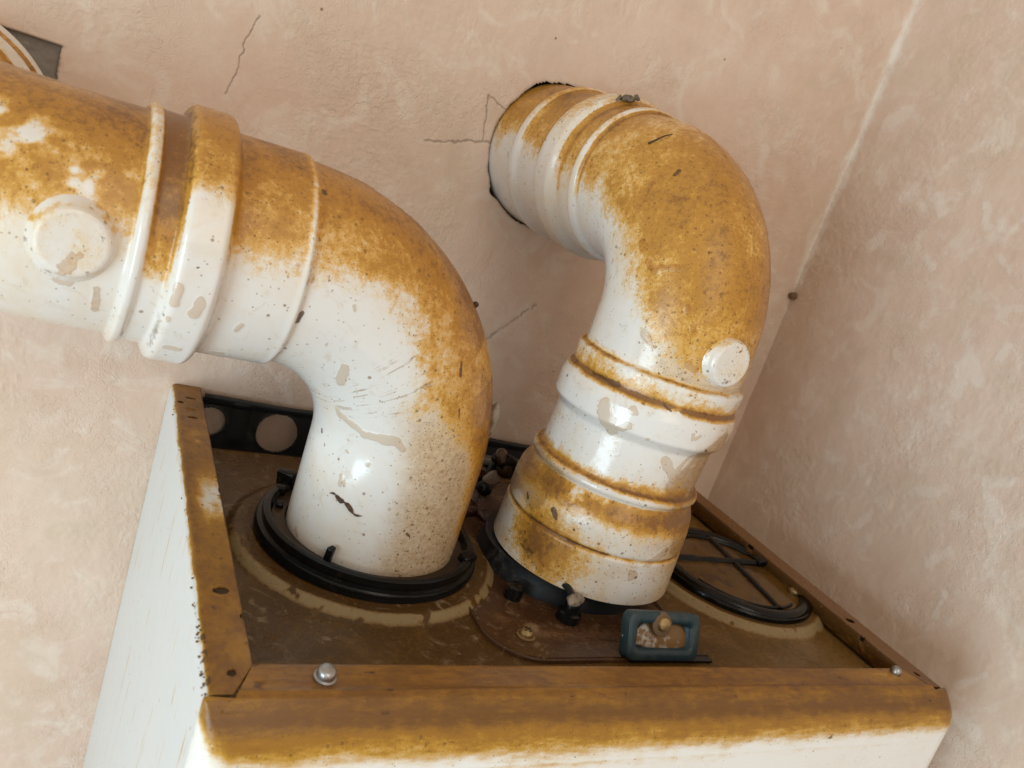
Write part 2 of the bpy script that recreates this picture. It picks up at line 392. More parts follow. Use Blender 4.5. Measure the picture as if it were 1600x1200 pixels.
for pl, w in (([(.128, .2115), (.1399, .2132), (.1550, .2185), (.1714, .2230), (.1835, .2249)], .0006), ([(.1647, .2543), (.1668, .2390), (.1705, .2235)], .0005),
              ([(.1647, .2543), (.1735, .2508), (.1858, .2474)], .0004), ([(-.0075, .1980), (-.0040, .2110), (-.0018, .2350), (.0020, .2500)], .00030),
              ([(.2210, .0760), (.2380, .0960), (.2560, .1160)], .0004)):
    for a, b in zip(pl[:-1], pl[1:]): crk = np.maximum(crk, 1-sstep(.5, 1.6, segd(Pj, a, b)/w))
dR = np.hypot(U-HOLE_R[0], Zz-HOLE_R[1]); angR = np.arctan2(Zz-HOLE_R[1], U-HOLE_R[0])
hr = .0541+.0013*(fbm(np.stack([np.cos(angR)*1.5, np.sin(angR)*1.5, 0*U+3], -1), 3., 3, 41)-.5)*2
hr = hr+.0035*np.exp(-((np.abs(np.angle(np.exp(1j*(angR-math.radians(222)))))/.10)**2))+.002*np.exp(-((np.abs(np.angle(np.exp(1j*(angR-math.radians(125)))))/.16)**2))
crk = np.maximum(crk, .8*(1-sstep(.0, .0022, np.abs(dR-hr)))*sstep(.3, .6, fbm(P3, 120, 2, 51)+.25))
keep = (dR > hr)
# square patch of bare mortar round the left-hand wall collar
qx, qz = U-HOLE_L[0], Zz-HOLE_L[1]
sq = (np.maximum(np.abs(qx+.03*0)-.0575-.0015*jit[..., 0]/.0016, np.abs(qz+.10*qx*0)-.0575-.06*np.clip(-qx, -.1, .1)*.15))
grey = 1-sstep(-.0006, .0012, sq)
keep &= np.hypot(qx, qz) > .050
Y = D-rel+grey*.0045*(1+.6*(fbm(P3, 300, 3, 61)-.5)) + crk*.0010 - .0006*np.exp(-(sq/.0015)**2)
crk = np.maximum(crk, .7*np.exp(-((sq-.0002)/.0009)**2))
patch = .85*strokes(U, Zz, 26, 5, (.30, -.1), (.53, .48), (.008, .02), (.003, .007)) +   .40*strokes(U, Zz, 60, 6, (-.3, -.35), (.5, .45), (.01, .05), (.006, .02))
fade = np.where(U > .25, 1., .6)
wall = mesh_obj('rear_wall', np.stack([U, Y, Zz], -1).reshape(-1, 3), gridF(len(xs), len(zs), keep=keep, flip=True), M['plaster'],
                attrs=dict(patch=patch*fade, grey=grey, crack=crk, white=.85*np.exp(-((SIDE_X-U)/.0065)**2)*sstep(.176, .20, Zz)*sstep(.47, .45, Zz)))
tag(wall, 'pink plaster wall the two flue pipes pass into behind the boiler', 'wall', kind='structure')
bk = mesh_obj('added_wall_backing', [(-1.5, D+.05, -1.2), (SIDE_X, D+.05, -1.2), (SIDE_X, D+.05, 1.3), (-1.5, D+.05, 1.3)], [(0, 1, 2, 3)], M['cavity'], wall, smooth=False)  # added near-black sheet: gives the pipe hole its shade, stops light leaking in
ys = axis_lines(-.12, D+.004, .0014, [], -1.6, D+.02)[:-10]; ys = np.r_[ys]
zs2 = axis_lines(-.16, .47, .0014, [], -1.2, 1.3)
U2, Z2 = np.meshgrid(ys, zs2, indexing='ij')
rel2 = relief(U2, Z2, 2)
patch2 = strokes(U2, Z2, 44, 8, (-.12, -.15), (.32, .47), (.008, .024), (.003, .008)) + .55*strokes(U2, Z2, 110, 9, (-.12, -.15), (.32, .47), (.008, .035), (.005, .018))
side = mesh_obj('side_wall', np.stack([SIDE_X-rel2, U2, Z2], -1).reshape(-1, 3), gridF(len(ys), len(zs2), flip=False), M['plaster'],
                attrs=dict(patch=patch2, grey=0*U2, crack=0*U2, white=.85*np.exp(-((D-U2)/.0065)**2)*sstep(.176, .20, Z2)*sstep(.47, .45, Z2)))
tag(side, 'patchy pink plaster side wall along the right of the boiler', 'wall', kind='structure')
def flake(name, c, n, size, mat, label, cat, seed, stretch=(1, 1, .35), along=(1, 0, 0), parent=None, group=None):
    """a small crumpled chip lying on a surface with normal n"""
    rs = np.random.RandomState(seed); bm = bmesh.new(); bmesh.ops.create_icosphere(bm, subdivisions=3, radius=1)
    n = Vector(n).normalized(); a = Vector(along); a = (a-a.dot(n)*n).normalized(); b = n.cross(a)
    V = np.array([v.co for v in bm.verts]); F = [[v.index for v in f.verts] for f in bm.faces]; bm.free()
    k = .55+.9*fbm(V+seed*3.1, 1.6, 4, seed)
    V = V*k[:, None]
    Wd = np.array(c)+size*(V[:, :1]*stretch[0]*np.array(a)+V[:, 1:2]*stretch[1]*np.array(b)+V[:, 2:]*stretch[2]*np.array(n))
    o = mesh_obj(name, Wd, F, mat, parent)
    if label: tag(o, label, cat, group)
    return o
pl = flake('wall_plug', (SIDE_X-.003, D-.003, .184), (-.7, -.7, .1), .0042, M['dirt'], None, None, 5, (1, .8, .6), parent=wall)

# ---------------------------------------------------------------- boiler
boiler = empty('boiler', (W/2, D/2, -.45), 'white wall boiler with rust-stained top tray and amber stained front edge', 'boiler')
def side_panel(right):
    y0 = .0035
    # profile: up the side, round the corner, across the flange, short return lip
    side_z = np.r_[-.60, -.3, np.linspace(-.15, -.004, 90)]
    prf = [(0, z, 0.) for z in side_z] + [(.004*(1-math.cos(a)), -.004+.004*math.sin(a), 0.) for a in np.linspace(.2, math.pi/2, 7)]
    prf += [(x, 0, 0.) for x in np.linspace(.0045, .0190, 34)] + [(.0198, -.0008, 0), (.0200, -.003, 0), (.0200, -.011, 0)]
    prf = np.array(prf); ncy = 560
    v = np.linspace(0, 1, ncy)
    x = prf[:, 0]; top = sstep(-.02, -.001, prf[:, 1])
    ystart = y0 + np.clip((x-.0105)/(.0200-.0105), 0, 1)*.0180*top
    yy = ystart[:, None]+(D-.0006-ystart[:, None])*v[None, :]
    X = np.repeat(x[:, None], ncy, 1); Zc = np.repeat(prf[:, 1][:, None], ncy, 1)
    P = np.stack([X, yy, Zc], -1); Pn = P+(7.3 if right else 0)
    n1 = fbm(Pn, 70, 4, 11); n2 = fbm(Pn*np.array([1, .3, 1]), 260, 3, 12)
    edge = sstep(-.006, -.001, Zc)*sstep(.0002, .0022, X+.0012*(n2-.5)*2)
    stain = edge*(.98+.25*(n1-.5))
    if not right:
        stain -= edge*.75*np.exp(-((yy-.158)/.030)**2)*sstep(.35, .6, n1+.15)*sstep(.003, .012, X+.004*(n2-.5))
        stain -= edge*.35*np.exp(-((yy-.235)/.03)**2)*sstep(.45, .6, n1)
    side_s = (X < .0006)*np.exp(-np.clip(-Zc-.002, 0, 1)/.0016)*(n2-.2)*.9
    streak = (X < .0006)*np.maximum(0, sstep(.70, .80, fbm(np.stack([yy*420, Zc*26, 0*X+1], -1), 1., 3, 15)))*.55
    stain = np.maximum(stain, np.maximum(side_s, streak*0.9))
    dark = edge*sstep(.72, .84, fbm(Pn, 330, 3, 16))*.8 + edge*.6*np.exp(-((X-.0195)/.0012)**2)
    if right: stain += edge*.35
    if not right: dark += (X < .003)*sstep(-.004, -.0015, Zc)*sstep(.55, .75, fbm(Pn, 380, 2, 17))*sstep(.12, .02, yy)*1.2
    lip = (X > .0193)*(Zc > -.0125)
    stain = np.maximum(stain, lip*.9); dark = dark+lip*(Zc < -.0006)*.5
    kp = np.ones_like(X, bool)
    holes = [(.0116, .0705, .0034, .0024), (.0107, .0150, .0017, .0017), (.0050, .289, .0015, .0018), (.0116, .2985, .0034, .0012), (.0112, .2650, .0030, .0014), (.0195, .0520, .0016, .0016), (.0200, .1670, .0012, .0030)]
    for hx, hy, a, b in holes:
        e = ((X-hx)/a)**2+((yy-hy)/b)**2
        kp &= ~((e < 1) & (Zc > -.002)); dark += .5*np.exp(-np.clip(e-1, 0, 9)*2)*(Zc > -.002)
    # pressed dimples beside the rear slots
    Zc = Zc-.0009*np.exp(-(((X-.0112)/.004)**2+((yy-.278)/.0022)**2)**2)*(top[:, None])
    if right: X = W-X
    o = mesh_obj('side_panel', np.stack([X, yy, Zc], -1).reshape(-1, 3), gridF(len(prf), ncy, keep=kp, flip=not right), M['strip' if True else 'cover'], boiler,
                 attrs=dict(stain=stain, film=0*X, dark=dark), mods=[('SOLIDIFY', dict(thickness=.0012, offset=-1 if True else 1))])
    return o
side_panel(False); side_panel(True)

def front_cover():
    rows = []   # (y, z) from the inner edge of the flange down the front
    rows += [(.0216, -.006), (.0216, -.0012), (.0208, -.0002)] + [(y, .0011*math.exp(-((y-.0035)/.0016)**2)) for y in np.linspace(.0195, .0008, 26)]
    for a in np.linspace(0, 1, 8)[1:]: rows.append((.0008-.0045*a, -.0002-.0060*a**1.3))
    y, z = rows[-1]
    for a in np.linspace(0, 1, 26)[1:]: rows.append((y-.0062*math.sin(a*1.35), z-.0135*(a**1.15)))
    y, z = rows[-1]
    for a in np.linspace(0, 1, 30)[1:]: rows.append((y-.0006*a, z-.05*a))
    rows.append((y-.0008, -.3)); rows.append((y-.0008, -.6))
    nx = 900; u = np.linspace(0, 1, nx)
    PX = np.zeros((len(rows), nx)); PY = PX.copy(); PZ = PX.copy()
    for i, (y, z) in enumerate(rows):
        if y >= .0008:
            x0 = .0200-(.0216-y)/.0208*.0092 if y > .0015 else .0108
            PX[i] = x0+(W-x0-.004 - (.0216-y)/.0208*0 - x0 +.004)*u if False else x0+(W-2*x0)*u
            PY[i] = y; PZ[i] = z
        else:
            o = .0008-y; rc = min(.0006+o*1.2, .0130); rr = min(.0006+o*1.6, .0190); e = min(.0004, o*.2); er = min(.0160, o*1.5)
            xa = -e; yb = .0030
            # outline: back corner -> arc -> front -> arc -> back corner
            pts = [(xa, yb)]
            for t in np.linspace(0, math.pi/2, 14): pts.append((xa+rc-rc*math.cos(t), y+rc-rc*math.sin(t)))
            for t in np.linspace(math.pi/2, 0, 14): pts.append((W+er-rr+rr*math.cos(t), y+rr-rr*math.sin(t)))
            pts.append((W+er, max(yb, y+rr+.001))); pts = np.array(pts); L = np.r_[0, np.cumsum(np.linalg.norm(np.diff(pts, axis=0), axis=1))]
            # keep columns near their x so rows stay aligned
            tt = np.linspace(0, L[-1], nx)
            PX[i] = np.interp(tt, L, pts[:, 0]); PY[i] = np.interp(tt, L, pts[:, 1]); PZ[i] = z
    P = np.stack([PX, PY, PZ], -1)
    n1 = fbm(P, 60, 4, 21); n2 = fbm(P*np.array([.35, 1, 1]), 300, 3, 22)
    lim = -.0250+.0018*sstep(.45*W, W, PX)-.002*np.exp(-((PX-.17)/.09)**2)+.016*np.exp(-np.clip(PX, 0, 1)/.0045)*(PY > -.02)+.0035*(n1-.5)*2
    d = PZ-lim
    stain = sstep(-.013, .012, d+.002*(n2-.5))*1.0+.12*(n1-.5)
    stain -= .26*sstep(-.008, -.014, PZ)*(PZ > -.03)
    stain += .12*np.exp(-((PZ+.006)/.003)**2)*(PY < .0008)
    stain -= .35*np.exp(-((PX-.395)/.025)**2-((PY-.014)/.006)**2)*(PY > .001)
    stain = np.where(PZ < -.046, stain-.4, stain)
    dark = .75*sstep(.72, .86, fbm(P*np.array([.5, 1, 1]), 260, 3, 23))*(d > -.001)
    dark += .45*np.exp(-((PZ+.0045)/.0016)**2)*sstep(.4, .7, n1)*(PY < .0008)
    dark += .8*np.exp(-((PX-.0205)/.004)**2)*(PY > .004)*sstep(.45, .6, n2)
    return mesh_obj('front_cover', P.reshape(-1, 3), gridF(len(rows), nx, flip=False), M['cover'], boiler, attrs=dict(stain=stain, film=0*PX, dark=dark))
front_cover()

LC = (.1073, .1587); RC = (.3785, .1390)
def tray_z(x, y):
    z = -.0215+.025*np.clip(x-.1, -.1, .34)
    d1 = np.hypot(x-LC[0], y-LC[1]); d2 = np.hypot(x-RC[0], y-RC[1])
    return z + .0038*(1-sstep(.0745, .0825, d1))+.0042*(1-sstep(.0655, .0735, d2))
xs3 = np.linspace(.0022, W-.0022, 420); ys3 = np.r_[np.linspace(.0150, .272, 250), .2735, .274]
X3, Y3 = np.meshgrid(xs3, ys3, indexing='ij'); Z3 = tray_z(X3, Y3); Z3[:, -1] -= .006
P3 = np.stack([X3, Y3, Z3], -1)
Z3 = Z3+.0006*(fbm(P3, 40, 3, 81)-.5)
d1 = np.hypot(X3-LC[0], Y3-LC[1]); d2 = np.hypot(X3-RC[0], Y3-RC[1]); nn = fbm(P3, 110, 3, 82); n3 = fbm(P3, 28, 3, 84)
frontish = sstep(.02, -.03, Y3-LC[1])
film = .75*np.exp(-((d1-.0775)/.0040)**2)*sstep(.30, .50, nn+.10)*(.45+.55*frontish) + .85*np.exp(-((d2-.0685)/.0045)**2)*sstep(.28, .45, nn+.12)*(Y3 < RC[1])
stain = .25+.45*sstep(.25, .42, X3)+.35*(n3-.5)+.3*sstep(.06, .03, Y3)
dark = .55*np.exp(-((d1-.069)/.003)**2)+.55*np.exp(-((d2-.0625)/.003)**2)+.4*sstep(.60, .75, fbm(P3, 45, 3, 83))+.55*np.exp(-((X3-.235)/.05)**2-((Y3-.24)/.05)**2)
mesh_obj('top_panel', np.stack([X3, Y3, Z3], -1).reshape(-1, 3), gridF(len(xs3), len(ys3)), M['tray'], boiler, attrs=dict(stain=stain, film=film, dark=dark))
# insides: a floor well below, so the gaps look into a dark case
box('inner_case', (W/2, D/2, -.13), (W-.006, D-.02, .01), M['cavity'], boiler, bev=0)

# rear bracket with round holes
xb = np.linspace(.0215, W-.0215, 640); zb = np.r_[np.linspace(-.125, -.0030, 180)]
XB, ZB = np.meshgrid(xb, zb, indexing='ij'); kb = np.ones_like(XB, bool); YB = np.full_like(XB, D-.0075)
for hx, hz, hr_ in ((.0782, -.0235, .0150), (.0300, -.0215, .0105), (.335, -.0235, .015), (.41, -.0215, .0105)):
    e = np.hypot(XB-hx, ZB-hz); kb &= e > hr_; YB -= .0012*np.exp(-((e-hr_)/.0012)**2)
    near = np.abs(e-hr_) < .0006; s_ = np.where(near & (e > 0), hr_/np.maximum(e, 1e-6), 1.); 
YB -= .0030*sstep(-.0085, -.0045, ZB)+.0022*np.exp(-((XB-.049)/.006)**4)*sstep(-.04, -.03, ZB)
YB -= .0005*(fbm(np.stack([XB, ZB, 0*XB], -1), 60, 3, 91)-.5)
mesh_obj('rear_bracket', np.stack([XB, YB, ZB], -1).reshape(-1, 3), gridF(len(xb), len(zb), keep=kb, flip=False), M['bracket'], boiler, mods=[('SOLIDIFY', dict(thickness=.0014, offset=0))])
box('bracket_rail', (.262, D-.0165, -.0175), (.20, .010, .006), M['rail'], boiler, bev=.0012)
tube('bracket_lip', [(x, D-.0105, -.0026+.0006*math.sin(x*60)) for x in np.linspace(.0225, W-.0225, 60)], .0021, M['bracket'], boiler)

# left flue flange: black double ring, dirty brown annulus inside, clips
zf = float(tray_z(np.array(LC[0]), np.array(LC[1])))+.0004
fl = lathe('flue_flange', [(.0515, zf-.001), (.0515, zf+.0050), (.0572, zf+.0054), (.0578, zf+.0085), (.0592, zf+.0105), (.0612, zf+.0108), (.0630, zf+.0098), (.0636, zf+.0070), (.0630, zf+.0052), (.0640, zf+.0046), (.0655, zf+.0044), (.0664, zf+.0030), (.0664, zf-.001)],
           M['black'], boiler, (LC[0], LC[1], 0), n=160)
lathe('flange_disc', [(.0500, zf+.0056), (.0574, zf+.0060), (.0574, zf+.0040)], M['brown_ring'], fl, (LC[0], LC[1], 0), n=120)
def clip(x, y, z, ang, s, mat=M['black'], parent=fl, name='flange_clip'):
    return box(name, (x, y, z), s, mat, parent, rot=(0.15, -.1, ang), bev=.0012, seg=3)
clip(.0726, .1185, zf+.0095, .7, (.0050, .0036, .0130)); clip(.0640, .2045, zf+.0110, -.7, (.0120, .0060, .0100)); clip(.1590, .1280, zf+.0100, .5, (.0100, .0075, .0055))
clip(.0590, .1930, zf+.0080, -.4, (.0060, .0050, .0070)); clip(.0560, .1765, zf+.0070, -.2, (.0045, .0050, .0045))

# right blanking cap: black rim, wet disc, two crossing ribs, short outer rib with a handle end
zc = float(tray_z(np.array(RC[0]), np.array(RC[1])))+.0004
bc = lathe('blanking_cap', [(.0505, zc+.0006), (.0508, zc+.0036), (.0520, zc+.0050), (.0545, zc+.0056), (.0572, zc+.0054), (.0590, zc+.0042), (.0594, zc+.0030), (.0604, zc+.0028), (.0612, zc+.0012), (.0612, zc-.0012)],
           M['rib'], boiler, (RC[0], RC[1], 0), n=140)
lathe('cap_disc', [(.0001, zc+.0032), (.030, zc+.0030), (.0515, zc+.0026)], M['cap_disc'], bc, (RC[0], RC[1], 0), n=96)
def bar(name, a, b, w, h, mat, par, wob=.0006, seed=0):
    a, b = np.array(a), np.array(b); n = 26; t = np.linspace(0, 1, n)[:, None]; P = a+(b-a)*t
    d = (b-a)/np.linalg.norm(b-a); sd = np.cross(d, [0, 0, 1]); up = np.array([0, 0, 1.])
    nz = fbm(np.c_[t*9+seed, 0*t, 0*t], 1.7, 3, 7)
    V = []
    for p, k in zip(P, nz):
        ww = w*(.75+.5*k); hh = h*(.75+.5*k)
        V += [p-sd*ww, p-sd*ww*.8+up*hh*.8, p-sd*ww*.3+up*hh, p+sd*ww*.3+up*hh, p+sd*ww*.8+up*hh*.8, p+sd*ww]
    F = gridF(n, 6).tolist(); F += [list(range(6)), list(range((n-1)*6, n*6))[::-1]]
    return mesh_obj(name, np.array(V), F, mat, par, smooth=True)
bar('cap_rib', (.3290, .1500, zc+.0022), (.4200, .1500, zc+.0036), .0027, .0030, M['rib'], bc, seed=1)
bar('cap_rib', (.3950, .1880, zc+.0022), (.3830, .0900, zc+.0022), .0029, .0028, M['rib'], bc, seed=4)
box('rib_handle', (.4215, .1500, zc+.0065), (.020, .0080, .0050), M['rib'], bc, rot=(0, -.1, .05), bev=.0015, seg=3)
ang = np.linspace(-.1, 2.0, 40); tube('inner_rib', [(RC[0]+.046*math.cos(a), RC[1]+.046*math.sin(a), zc+.0034) for a in ang], .0016, M['rib'], bc)
ang = np.linspace(3.5, 5.2, 40); tube('inner_rib', [(RC[0]+.0475*math.cos(a), RC[1]+.0475*math.sin(a), zc+.0032) for a in ang], .0011, M['rib'], bc)
lathe('cap_screw', [(.0042, 0), (.0042, .0016), (.0030, .0030), (.0001, .0034)], M['dirty_zinc'], bc, (.4180, .1130, zc+.0030), n=20)

# plate under the right flue
def rounded_plate(x0, x1, y0, y1, rc, n=14):
    pts = []
    for cx, cy, a0 in ((x0+rc, y0+rc, math.pi), (x1-rc, y0+rc, 1.5*math.pi), (x1-.012, y1-.012, 0), (x0+.012, y1-.012, .5*math.pi)):
        r = rc if a0 >= math.pi else .012
        pts += [(cx+r*math.cos(a0+t), cy+r*math.sin(a0+t)) for t in np.linspace(0, math.pi/2, n)]
    return np.array(pts)
ol = rounded_plate(.1500, .2880, .0470, .2600, .030)
c0 = ol.mean(0); nr = 46; V = []
lev = [(1., -.0030), (1., .0016), (.997, .0022), (.985, .0022), (.979, .0012)] + [(k, .0012) for k in np.linspace(.96, .05, nr)]
for k, h in lev:
    q_ = c0+(ol-c0)*k
    for (x, y) in q_: V.append((x, y, float(-.0215+.025*(x-.1))+h))
V = np.array(V)
# densify attributes through noise in the shader; broad wet patches by vertex
pn = fbm(V, 30, 3, 95)
pst = .15+.9*sstep(.52, .66, pn)*np.exp(-((V[:, 0]-.20)/.03)**2-((V[:, 1]-.085)/.03)**2)+.35*np.exp(-((V[:, 0]-.265)/.03)**2-((V[:, 1]-.075)/.03)**2)
fp = mesh_obj('flue_plate', V, gridF(len(lev), len(ol), True, flip=False), M['plate'], boiler, attrs=dict(stain=pst, film=0*pst, dark=0*pst))
def pz(x): return -.0215+.025*(x-.1)+.0012
def screw(x, y, z, r, mat, par, slot=True):
    s = lathe('screw', [(r*1.35, 0), (r*1.35, .0008), (r*1.02, .0010), (r, .0022), (r*.80, .0036), (r*.4, .0044), (.0001, .0046)], mat, par, (x, y, z), n=28)
    if slot:
        for a in (.4, .4+math.pi/2):
            box('screw_slot', (x, y, z+.0044), (r*1.1, r*.22, .0010), M['debris'], s, rot=(0, 0, a), bev=0)
    return s
screw(.1752, .0690, pz(.175), .0040, M['dirty_zinc'], boiler)
# clip post with a pale lump of scale
pp = lathe('clip_post', [(.0072, 0), (.0070, .0050), (.0050, .0058), (.0048, .0120), (.0036, .0135), (.0001, .0140)], M['black'], boiler, (.2105, .0850, pz(.21)), n=24)
flake('scale_lump', (.2098, .0835, pz(.21)+.0140), (0, -.3, 1), .0058, M['lump'], None, None, 9, (1, .7, .5), (1, .4, 0), parent=pp)
tube('post_arm', [(.2098, .0850, pz(.21)+.013), (.2085, .0930, pz(.21)+.0165), (.2060, .1010, pz(.21)+.016)], [.0026, .0022, .0020], M['grey_rubber'], pp)
lathe('clip_post', [(.0056, 0), (.0054, .0075), (.0040, .0085), (.0001, .0090)], M['black'], boiler, (.1835, .1060, pz(.183)), n=20)
# rear clamp, two hex bolts on a leaning strap
cl = box('clamp', (.2135, .2285, .0000), (.0150, .0035, .0420), M['bracket'], boiler, rot=(0, .42, .25), bev=.001)
for (x, z, k) in ((.2085, -.0065, 0), (.2205, .0110, 1)):
    lathe('clamp_bolt', [(.0066, 0), (.0066, .0045), (.0050, .0060), (.0048, .0085), (.0030, .0100), (.0001, .0102)], M['black'] if k == 0 else M['brown_ring'], cl, (x, .2255, z), axis=(-.25, -.85, .25), n=10)
flake('clamp_scale', (.2125, .2230, .0030), (-.2, -1, .3), .0075, M['lump'], None, None, 12, (1, .8, .3), (1, 0, .8), parent=cl)
flake('clamp_grime', (.2190, .2215, .0175), (-.2, -1, .6), .0095, M['rib'], None, None, 14, (1.2, .6, .4), (1, 0, -.3), parent=cl)
flake('clamp_grime', (.2030, .2130, -.0160), (-.2, -.5, .9), .0120, M['debris'], None, None, 17, (1.4, 1., .4), (1, 0, -.3), parent=cl)

rs = np.random.RandomState(40)
for k, (x, y, z, s_) in enumerate(((.2010, .2200, -.0120, .0105), (.2090, .2150, -.0150, .0085), (.2150, .2240, .0200, .0080), (.1950, .2080, -.0160, .0090), (.2040, .2300, .0040, .0075), (.1860, .2120, -.0170, .0080), (.2060, .1990, -.0165, .0070))):
    flake('clamp_grime', (x, y, z), (rs.normal(0, .4), -.7, .7), s_, M['muck'], None, None, 50+k, (1.2, .8, .45), (1, rs.normal(0, .5), rs.normal(0, .5)), parent=fp)
# blue-grey test-point frame standing on the plate
def frame(c, wd, ht, th, tilt, wall_):
    n = 10
    def rr(w, h, r):
        p = []
        for sx, sy, a0 in ((1, 1, 0), (-1, 1, math.pi/2), (-1, -1, math.pi), (1, -1, 1.5*math.pi)):
            p += [(sx*(w/2-r)+r*math.cos(a0+t), sy*(h/2-r)+r*math.sin(a0+t)) for t in np.linspace(0, math.pi/2, n)]
        return np.array(p)
    o, i = rr(wd, ht, .0048), rr(wd-2*wall_, ht-2*wall_, .0026)
    loops = [(o, 0), (o, th-.0008), (o+(i-o)*.10, th), (i+(o-i)*.25, th), (i, th-.0012), (i, th*.25), (i*.02, th*.25)]
    R = np.array(Matrix.Rotation(tilt, 3, 'X'))
    V = np.array([R@np.array([x, y, z])+np.array(c) for lp, z in loops for x, y in lp])
    return V, gridF(len(loops), len(o), True), R
V, F, Rf = frame((.2512, .0560, -.0055), .0510, .0265, .0075, math.radians(66), .0064)
tf = mesh_obj('test_point_frame', V, F, M['blue'], boiler)
def onf(x, y, z): return Rf@np.array([x, y, z])+np.array([.2512, .0560, -.0055])
ins = flake('scale_insert', onf(0, -.0005, .0022), Rf[:, 2], .0185, M['insert'], None, None, 21, (1.22, .46, .08), (1, 0, 0), parent=tf)
tab = lathe('screw_tab', [(.0068, 0), (.0068, .0012), (.0060, .0018), (.0001, .0018)], M['dirt'], tf, onf(-.0022, .0068, .0058), axis=Rf[:, 2], n=28)
lathe('frame_screw', [(.0042, 0), (.0042, .0010), (.0036, .0022), (.0020, .0028), (.0001, .0029)], M['dirty_zinc'], tf, onf(-.0024, .0070, .0074), axis=Rf[:, 2], n=24)
box('frame_foot', (.2600, .0480, pz(.26)+.0006), (.060, .0060, .0016), M['black'], tf, bev=.0005)

# bolts on the front flange
lathe('cover_bolt', [(.0048, 0), (.0048, .0009), (.0040, .0014), (.0039, .0036), (.0035, .0046), (.0026, .0052), (.0001, .0053)], M['zinc'], boiler, (.0468, .0118, .0002), axis=(.05, -.12, 1), n=28)
lathe('cover_bolt', [(.0034, 0), (.0035, .0008), (.0030, .0030), (.0020, .0040), (.0001, .0042)], M['zinc'], boiler, (.4092, .0160, .0002), axis=(0, -.1, 1), n=24)
# rust crumbs along the left corner
rs = np.random.RandomState(8); bm = bmesh.new()
for k in range(46):
    y = .004+abs(rs.normal(0, .03)) if k < 34 else rs.uniform(.0, .30); c = Vector((rs.uniform(-.0004, .0012)-boiler.location.x, y-boiler.location.y, rs.uniform(-.0035, -.0005)-boiler.location.z))
    r = bmesh.ops.create_icosphere(bm, subdivisions=1, radius=rs.uniform(.0002, .0007))
    for v in r['verts']: v.co = Vector((v.co.x*rs.uniform(.6, 1.4), v.co.y*rs.uniform(.6, 1.5), v.co.z*rs.uniform(.5, 1.5)))+c
me = bpy.data.meshes.new('rust_crumbs'); bm.to_mesh(me); bm.free(); o = finish('rust_crumbs', me, M['dirt'], boiler); o['kind'] = 'stuff'

